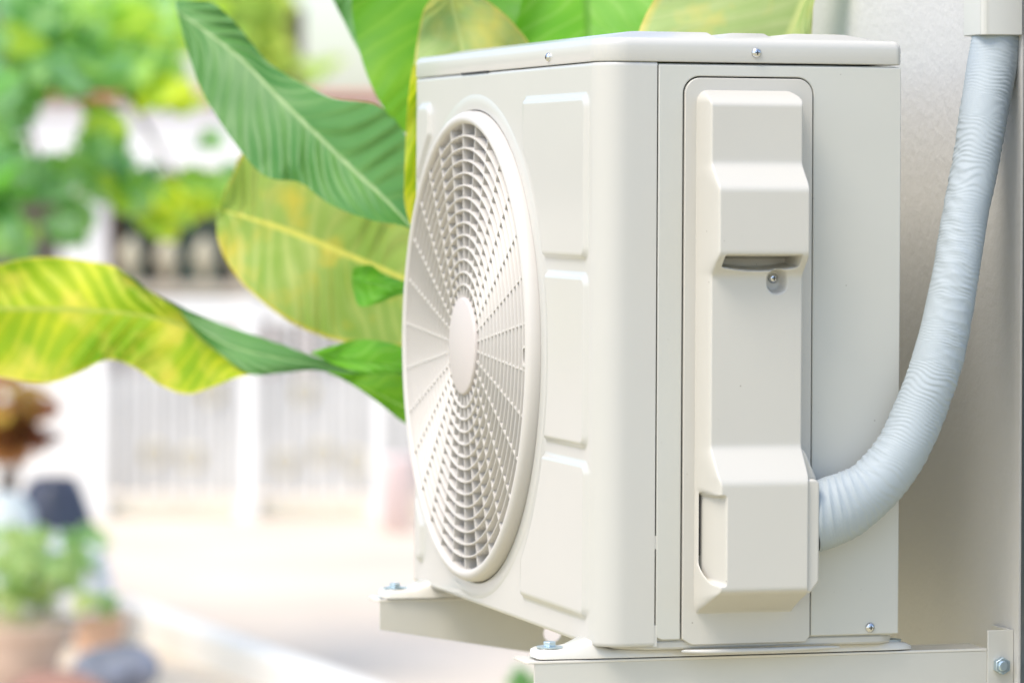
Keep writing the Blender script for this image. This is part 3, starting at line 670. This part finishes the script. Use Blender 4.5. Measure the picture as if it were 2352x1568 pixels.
rf = MB(); a = P(-1000, 205, 21.4); b_ = P(1560, 205, 21.4)
rf.prism([(21.95, a.z+.004), (24.5, a.z+.02), (24.5, a.z-.2), (21.95, a.z-.02)], 0, a.x, b_.x); rf.out('roof', mat('roof_tile', (.45, .16, .11), rough=.7, noise=.2, nscale=10), hs, world=True, smooth=False)
pbox(MB(), -900, 399, 1500, 412, 21.9, .5).out('eave_strip', mat('taupe_strip', (.26, .17, .14), rough=.6), hs, world=True, smooth=False)  # taupe strip along the lower edge of the upper wall
bw = MB(); pbox(bw, -900, 395, 1500, 1000, 23.2, .2, True); bw.out('porch_wall', mat('porch_wall_shade_tone', (.30, .30, .27), rough=.7), hs, world=True, smooth=False)  # darker grey than the house front, porch shade put into the colour
for (u0, u1) in ((262, 350), (405, 520), (575, 700), (745, 870)):
    wn_ = pbox(MB(), u0-16, 416, u1+16, 700, 22.8, .09); fo = wn_.out('window', M_wood, hs, world=True, smooth=False)
    pbox(MB(), u0, 425, u1, 690, 22.77, .02).out('pane', M_glass, fo, world=True, smooth=False)
pbox(MB(), 244, 399, 262, 1010, 22.1, .12, True).out('door_post', M_wood, hs, world=True, smooth=False)

M_tan = mat('tan_paint', (.42, .38, .27), rough=.6)
gt = empty('garden_gate', (0, 17, 0), label='cream and white metal gate with round finials across the drive', cat='gate')
GZ_ = 17.0
pbox(MB(), 215, 648, 1250, 680, GZ_, .05).out('top_rail', mat('tan_rail', (.42, .37, .29), rough=.6), gt, world=True, smooth=False)
pbox(MB(), 215, 684, 1250, 745, GZ_+.01, .03).out('lattice_board', M_white, gt, world=True, smooth=False)
pbox(MB(), 215, 1148, 1250, 1188, GZ_, .04).out('kick_board', M_cream, gt, world=True, smooth=False)
for u0, u1 in ((200, 246), (545, 592), (850, 884)):
    pbox(MB(), u0, 684, u1, 1189, GZ_-.06, .07, True).out('post', M_white, gt, world=True, smooth=False)
for u in [290, 333, 376, 419, 462, 505, 635, 678, 721, 764, 807, 930, 980]:
    pbox(MB(), u-6, 745, u+6, 1148, GZ_, .02).out('bar', M_white, gt, world=True, smooth=False)
for k in range(12):
    q = P(300+85*k, 648, GZ_+.02)
    MB().lathe([(.012, 0), (.018, .02), (.026, .05), (.046, .085), (.050, .115), (.038, .15), (.020, .175), (.001, .195)], q, 2, n=16).out('finial', M_tan, gt, world=True)
M_gold = mat('gold_ornament', (.60, .54, .38), rough=.5)
for (u, v) in ((355, 1040), (440, 1050), (485, 900), (655, 1060), (742, 1040), (700, 900), (820, 1060)):
    q = P(u, v, GZ_-.01)
    MB().tube([(q.x+.045*math.cos(t), q.y, q.z+.045*math.sin(t)) for t in np.linspace(0, 2*math.pi, 20)], .008, n=8).out('scroll', M_gold, gt, world=True)
lw = MB(); pbox(lw, -400, 860, 1300, 1150, 18.4, .12, True)
tag(lw.out('garden_wall', mat('pale_blue_grey_wall', (.44, .44, .42), rough=.7, noise=.3, nscale=2.2), smooth=False), 'pale blue grey low wall seen through the gate bars', 'wall')
pf = MB()
for k in range(16): pbox(pf, -100+78*k, 745, -100+78*k+52, 858, 18.9, .03, True)
tag(pf.out('plank_fence', mat('brown_grey_planks', (.34, .27, .23), rough=.7, noise=.3, nscale=4), smooth=False), 'brown grey plank fence behind the low wall beyond the gate', 'fence')
wb = MB(); pbox(wb, -300, 690, 198, 1200, 17.2, .15, True)
tag(wb.out('gate_wall', M_white, smooth=False), 'white boundary wall at the left end of the gate', 'wall')
q = P(912, 1186, 16.3)
pk_ = MB().lathe([(.001, 0), (.06, 0), (.07, .30), (.075, .31), (.065, .302), (.055, .02)], (q.x, q.y, 0), 2, n=24)
tag(pk_.out('bucket', mat('pink_plastic', (.80, .66, .64), rough=.5)), 'pink upright bucket at the foot of the gate beside the grille', 'bucket')
# kerb
k0 = P(120, 1398, 13.3); k1 = P(1000, 1738, 9.9)
k0.z = k1.z = 0; dv = (k1-k0).normalized(); nv_ = Vector((-dv.y, dv.x, 0))
kb = MB(); a_, b_ = k0-dv*4, k1+dv*4
kb.prism([tuple((a_)[:2]), tuple((b_)[:2]), tuple((b_+nv_*.09)[:2]), tuple((a_+nv_*.09)[:2])], 2, -.02, .10)
tag(kb.out('kerb', mat('kerb_white', (.80, .77, .70), rough=.7, noise=.05), smooth=False, bevel=.01), kind='structure')

# generic leafy crowns
def fol_mat(name, cols, trans=.45, rough=.5):
    m = bpy.data.materials.new(name); m.use_nodes = True; nt = m.node_tree; b = nt.nodes['Principled BSDF']; out = nt.nodes['Material Output']
    at = nt.nodes.new('ShaderNodeAttribute'); at.attribute_name = 'tint'; rp = nt.nodes.new('ShaderNodeValToRGB')
    el = rp.color_ramp.elements; rp.color_ramp.interpolation = 'LINEAR'
    for i, c in enumerate(cols):
        if i < 2: e_ = el[i]; e_.position = i/(len(cols)-1)
        else: e_ = el.new(i/(len(cols)-1))
        e_.color = (*c, 1)
    for i, e_ in enumerate(el): pass
    nt.links.new(at.outputs['Fac'], rp.inputs[0]); nt.links.new(rp.outputs[0], b.inputs['Base Color']); b.inputs['Roughness'].default_value = rough
    tr = nt.nodes.new('ShaderNodeBsdfTranslucent'); nt.links.new(rp.outputs[0], tr.inputs[0])
    mx = nt.nodes.new('ShaderNodeMixShader'); mx.inputs[0].default_value = trans
    nt.links.new(b.outputs[0], mx.inputs[1]); nt.links.new(tr.outputs[0], mx.inputs[2]); nt.links.new(mx.outputs[0], out.inputs[0])
    return m
def crown(name, clumps, size, m, parent, droop=.4):
    V_ = []; F_ = []; T_ = []
    for (u, v, Z_, ru, rv, rz, cnt, tint) in clumps:
        c = P(u, v, Z_); k = Z_/FPX
        for _ in range(cnt):
            d = rng.normal(size=3); d /= np.linalg.norm(d); rr2 = rng.random()**.45
            p = Vector((c.x+d[0]*ru*k*rr2, c.y+d[1]*rz*rr2, c.z+d[2]*rv*k*rr2))
            sz = size*rng.uniform(.7, 1.3); a = rng.uniform(0, 2*math.pi)
            ax = Vector((math.cos(a), math.sin(a), -droop+rng.uniform(-.5, .5))).normalized()
            sd_ = ax.cross(Vector(rng.normal(size=3))).normalized(); up = ax.cross(sd_)
            w_ = sz*.30; n0_ = len(V_)
            for (l, s_, h) in ((0, 0, 0), (.3, -1, .10), (.3, 0, 0), (.3, 1, .10), (.7, -.8, .08), (.7, 0, -.02), (.7, .8, .08), (1, 0, -.08)):
                V_.append(p+ax*(l-.5)*sz+sd_*s_*w_+up*h*sz)
            F_ += [tuple(n0_+i for i in f) for f in ((0, 1, 2), (0, 2, 3), (1, 4, 5, 2), (2, 5, 6, 3), (4, 7, 5), (5, 7, 6))]
            T_ += [min(1, max(0, tint+rng.normal()*.16))]*8
    o = obj(name, V_, F_, m, parent, world=True)
    at = o.data.attributes.new('tint', 'FLOAT', 'POINT'); at.data.foreach_set('value', T_)
    return o
FM = fol_mat('tree_foliage', [(.16, .46, .05), (.42, .70, .36), (.50, .78, .10), (.80, .88, .06)], trans=.6)  # pale step paints sky sheen on leaves, bright tones stand in for sunlight
FY = fol_mat('sunlit_foliage_tone', [(.25, .48, .10), (.50, .70, .12), (.72, .80, .16), (.80, .85, .30)], trans=.55)  # sunlight on the far tree put into these pale tones
tr1 = empty('shade_tree', tuple(P(-330, 1500, 12)*1) if False else (P(-330, 431, 12).x, 12, 0), label='leafy green tree hanging over the gate at the upper left', cat='tree')
tk = MB(); bx0 = P(-330, 431, 12).x
tk.tube(catmull([(bx0, 12, -.05), (bx0+.06, 12.02, .8), (bx0-.02, 11.95, 1.6), (bx0+.1, 11.9, 2.4)], 20), list(np.linspace(.11, .05, 20)), n=12)
for (u, v, Z_) in ((60, 300, 11), (230, 120, 11.4), (130, 480, 11), (420, 430, 11.2), (430, 90, 11.8), (0, 60, 10.5)):
    e_ = P(u, v, Z_); tk.tube(catmull([(bx0+.03, 11.97, 1.5+random.random()*.4), tuple((Vector((bx0, 12, 2.1))*.45+e_*.55)+Vector((0, 0, .30))), tuple(e_)], 14), list(np.linspace(.028, .004, 14)), n=7)
tk.out('trunk', mat('bark', (.16, .10, .06), rough=.9, noise=.3, nscale=12, bump=.5, bscale=40, bdist=.01), tr1, world=True)
cl = [(60, 50, 11, 150, 100, .5, 105, .4), (200, 50, 11.5, 140, 80, .5, 80, .5), (330, 60, 11.6, 110, 80, .5, 62, .6), (140, 170, 11, 110, 50, .4, 60, .35), (300, 165, 11.2, 110, 40, .4, 60, .5),
      (385, 222, 11.2, 60, 26, .3, 28, .95), (10, 215, 10.8, 50, 50, .4, 34, .3), (-20, 330, 10.8, 40, 60, .4, 22, .4), (50, 415, 10.8, 85, 32, .4, 44, .25), (175, 385, 11, 30, 26, .3, 10, .4), (-60, 490, 10.8, 80, 90, .4, 60, .3),
      (250, 310, 11, 34, 60, .3, 20, .4), (245, 400, 11.3, 45, 40, .3, 26, .35), (325, 440, 11.2, 70, 36, .3, 50, .6), (400, 455, 11.2, 50, 40, .3, 40, .95), (470, 440, 11.4, 60, 34, .3, 50, .85), (540, 430, 11.4, 45, 36, .3, 26, .6),
      (372, 505, 11.2, 24, 22, .2, 9, .85), (160, 500, 11, 20, 46, .2, 9, .2), (440, 30, 11.8, 70, 60, .4, 34, .7), (500, 110, 11.9, 50, 50, .4, 16, .8), (30, 550, 10.9, 40, 36, .3, 14, .3), (480, 335, 11.4, 14, 12, .1, 2, .5)]
crown('crown', cl, .135, FM, tr1)
tr2 = empty('sunlit_tree', (P(640, 431, 27).x, 27, 0), label='pale yellow green sunlit tree above the roof behind the big leaves', cat='tree')
MB().tube([(P(640, 431, 27).x, 27, -.05), (P(640, 431, 27).x+.1, 27, 2.6)], [.14, .06], n=10).out('trunk', bpy.data.materials['bark'], tr2, world=True)
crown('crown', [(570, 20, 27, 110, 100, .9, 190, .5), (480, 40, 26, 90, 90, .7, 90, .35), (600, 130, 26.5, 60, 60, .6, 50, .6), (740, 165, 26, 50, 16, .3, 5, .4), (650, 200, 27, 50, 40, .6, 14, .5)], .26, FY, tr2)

# pots and plants at the lower left
M_terra = mat('terracotta', (.74, .55, .42), rough=.7, noise=.25, nscale=9)
def pot(u, vtop, Z_, r, label, m, name='flower_pot', cat='flower pot', squat=1.0, zb0=0.0):
    c = P(u, vtop, Z_); h = c.z
    b_ = MB().lathe([(.001, zb0), (r*.66, zb0), (r*.74, zb0+.03), (r*.95, h*.85), (r*1.08, h*.87), (r*1.1, h), (r*1.0, h), (r*.93, h*.88), (r*.9, h-.04), (.001, h-.03)], (c.x, c.y, 0), 2, n=28)
    o = b_.out(name, m, angle=40); tag(o, label, cat); return c
c1 = pot(15, 1425, 11.3, .19, 'peach terracotta pot under the low green herbs at the lower left', M_terra)
c2 = pot(225, 1420, 11.9, .085, 'smaller pinkish clay pot right of the peach terracotta pot', mat('pink_clay', (.68, .44, .30), rough=.7, noise=.2, nscale=12))
GH = fol_mat('herb_foliage', [(.18, .44, .12), (.38, .60, .24), (.55, .70, .26), (.80, .80, .40)], trans=.5)
h1_ = empty('herb_plant', (c1.x, c1.y, c1.z), label='low bushy green herbs growing in the peach terracotta pot', cat='plant')
crown('foliage', [(60, 1290, 11.3, 160, 85, .2, 120, .55), (180, 1270, 11.3, 75, 55, .14, 24, .4), (40, 1370, 11.3, 110, 30, .15, 36, .7)], .075, GH, h1_, droop=0)
sm_ = MB()
for k in range(9):
    e_ = P(-20+25*k, 1300-8*(k % 3), 11.3); sm_.tube([(c1.x+(k-4)*.01, c1.y, c1.z-.06), tuple(e_)], [.004, .002], n=6)
sm_.out('stems', bpy.data.materials['stalk_green'], h1_, world=True)
h2_ = empty('seedling', (c2.x, c2.y, c2.z), label='small yellow green seedling growing in the pinkish clay pot', cat='plant')
crown('foliage', [(210, 1385, 11.9, 45, 22, .08, 26, .8), (248, 1390, 11.9, 18, 30, .06, 8, .3)], .06, GH, h2_, droop=.1)
MB().tube([(c2.x, c2.y, c2.z-.05), (c2.x, c2.y, c2.z+.03)], [.004, .003], n=6).out('stems', bpy.data.materials['stalk_green'], h2_, world=True)
# dark nursery bag with an orange leaved shrub
c3 = P(125, 1095, 12.6); bagv = MB()
prf = [(.001, 0), (.12, 0), (.14, .1), (.125, c3.z*.7), (.085, c3.z*.92), (.06, c3.z), (.05, c3.z-.01), (.001, c3.z-.03)]
bagv.lathe(prf, (c3.x, c3.y, 0), 2, n=26)
vv_ = []
for (x, y, z) in bagv.v:
    a = math.atan2(y-c3.y, x-c3.x); f = 1+.10*math.sin(5*a+z*9)+.06*math.sin(9*a-z*20); vv_.append((c3.x+(x-c3.x)*f, c3.y+(y-c3.y)*f, z))
bagv.v = vv_
tag(bagv.out('planter_bag', mat('dark_grey_plastic', (.055, .06, .085), rough=.3)), 'crumpled dark grey planter bag behind the green herbs', 'planter bag')
c4 = P(10, 1180, 12.9); b4 = MB().lathe([(.001, 0), (.13, 0), (.16, c4.z*.9), (.17, c4.z), (.15, c4.z), (.001, c4.z-.04)], (c4.x, c4.y, 0), 2, n=26)
tag(b4.out('planter_tub', mat('dark_brown_tub', (.09, .08, .06), rough=.6), angle=40), 'dark brown tub holding the orange leaved shrub at the left edge', 'tub')
cr = empty('croton_shrub', (c4.x, c4.y, c4.z), label='shrub with brown and orange leaves under the glowing lime leaf', cat='plant')
CF = fol_mat('croton_foliage', [(.18, .05, .03), (.45, .20, .05), (.60, .42, .06), (.40, .48, .10)], trans=.4)
crown('foliage', [(20, 930, 12.9, 110, 75, .15, 24, .4), (60, 1010, 12.9, 60, 60, .1, 9, .15), (-20, 1010, 12.9, 80, 80, .12, 14, .3)], .15, CF, cr, droop=0)
sm_ = MB()
for k in range(5): sm_.tube([(c4.x, c4.y, c4.z-.05), tuple(P(-10+22*k, 960, 12.9))], [.008, .004], n=6)
sm_.out('stems', bpy.data.materials['bark'], cr, world=True)
c5 = P(25, 1130, 12.2)
b5 = MB().lathe([(.001, 0), (.10, 0), (.12, c5.z*.5), (.10, c5.z*.9), (.05, c5.z), (.001, c5.z)], (c5.x-.03, c5.y, 0), 2, n=22)
tag(b5.out('plastic_sack', mat('pale_blue_plastic', (.60, .64, .63), rough=.35), angle=60), 'pale blue plastic sack standing beside the dark grey planter bag', 'sack')
c6 = P(178, 1262, 12.3)
def rock(name, c, rx, ry, h, m, label, cat, sd_):
    bm = bmesh.new(); bmesh.ops.create_icosphere(bm, subdivisions=4, radius=1); r_ = np.random.default_rng(sd_); ks = r_.normal(size=(6, 3))*1.8; ph_ = r_.random(6)*6
    for v in bm.verts:
        f = 1+sum(.07*math.sin(v.co.dot(Vector(k))+p) for k, p in zip(ks, ph_)); v.co = Vector((v.co.x*rx*f, v.co.y*ry*f, max(0, (v.co.z*.5+.5)*h*f)))+Vector((c.x, c.y, 0))
    V_ = [v.co.copy() for v in bm.verts]; F_ = [[v.index for v in f.verts] for f in bm.faces]; bm.free()
    return tag(obj(name, V_, F_, m), label, cat)
rock('plastic_bag', c6, .09, .10, c6.z, mat('white_film', (.72, .72, .76), rough=.4), 'whitish plastic bag right of the green herbs by the white kerb', 'bag', 3)
c7 = P(255, 1530, 11.0)
rock('stone', Vector((c7.x, c7.y, 0)), .13, .10, .14, mat('grey_stone', (.20, .21, .25), rough=.5, noise=.5, nscale=14), 'grey and dark mottled stone below the clay pots beside the kerb', 'stone', 5)
c8 = P(150, 1600, 10.6)
rock('clay_shard', Vector((c8.x, c8.y, 0)), .16, .08, .10, mat('brown_clay', (.28, .15, .11), rough=.7, noise=.3), 'reddish brown lump at the bottom edge below the clay pots', 'clay lump', 8)
# small plant just left of the near bracket
q = P(1196, 1560, 9.5); sp_ = empty('weed', (q.x, q.y, 0), label='small green weed by the left end of the near bracket', cat='plant')
crown('foliage', [(1200, 1568, 9.5, 26, 32, .06, 12, .1)], .07, GH, sp_, droop=-.2)
MB().tube([(q.x, q.y, -.01), (q.x, q.y, P(1196, 1580, 9.5).z)], [.005, .003], n=6).out('stems', bpy.data.materials['stalk_green'], sp_, world=True)
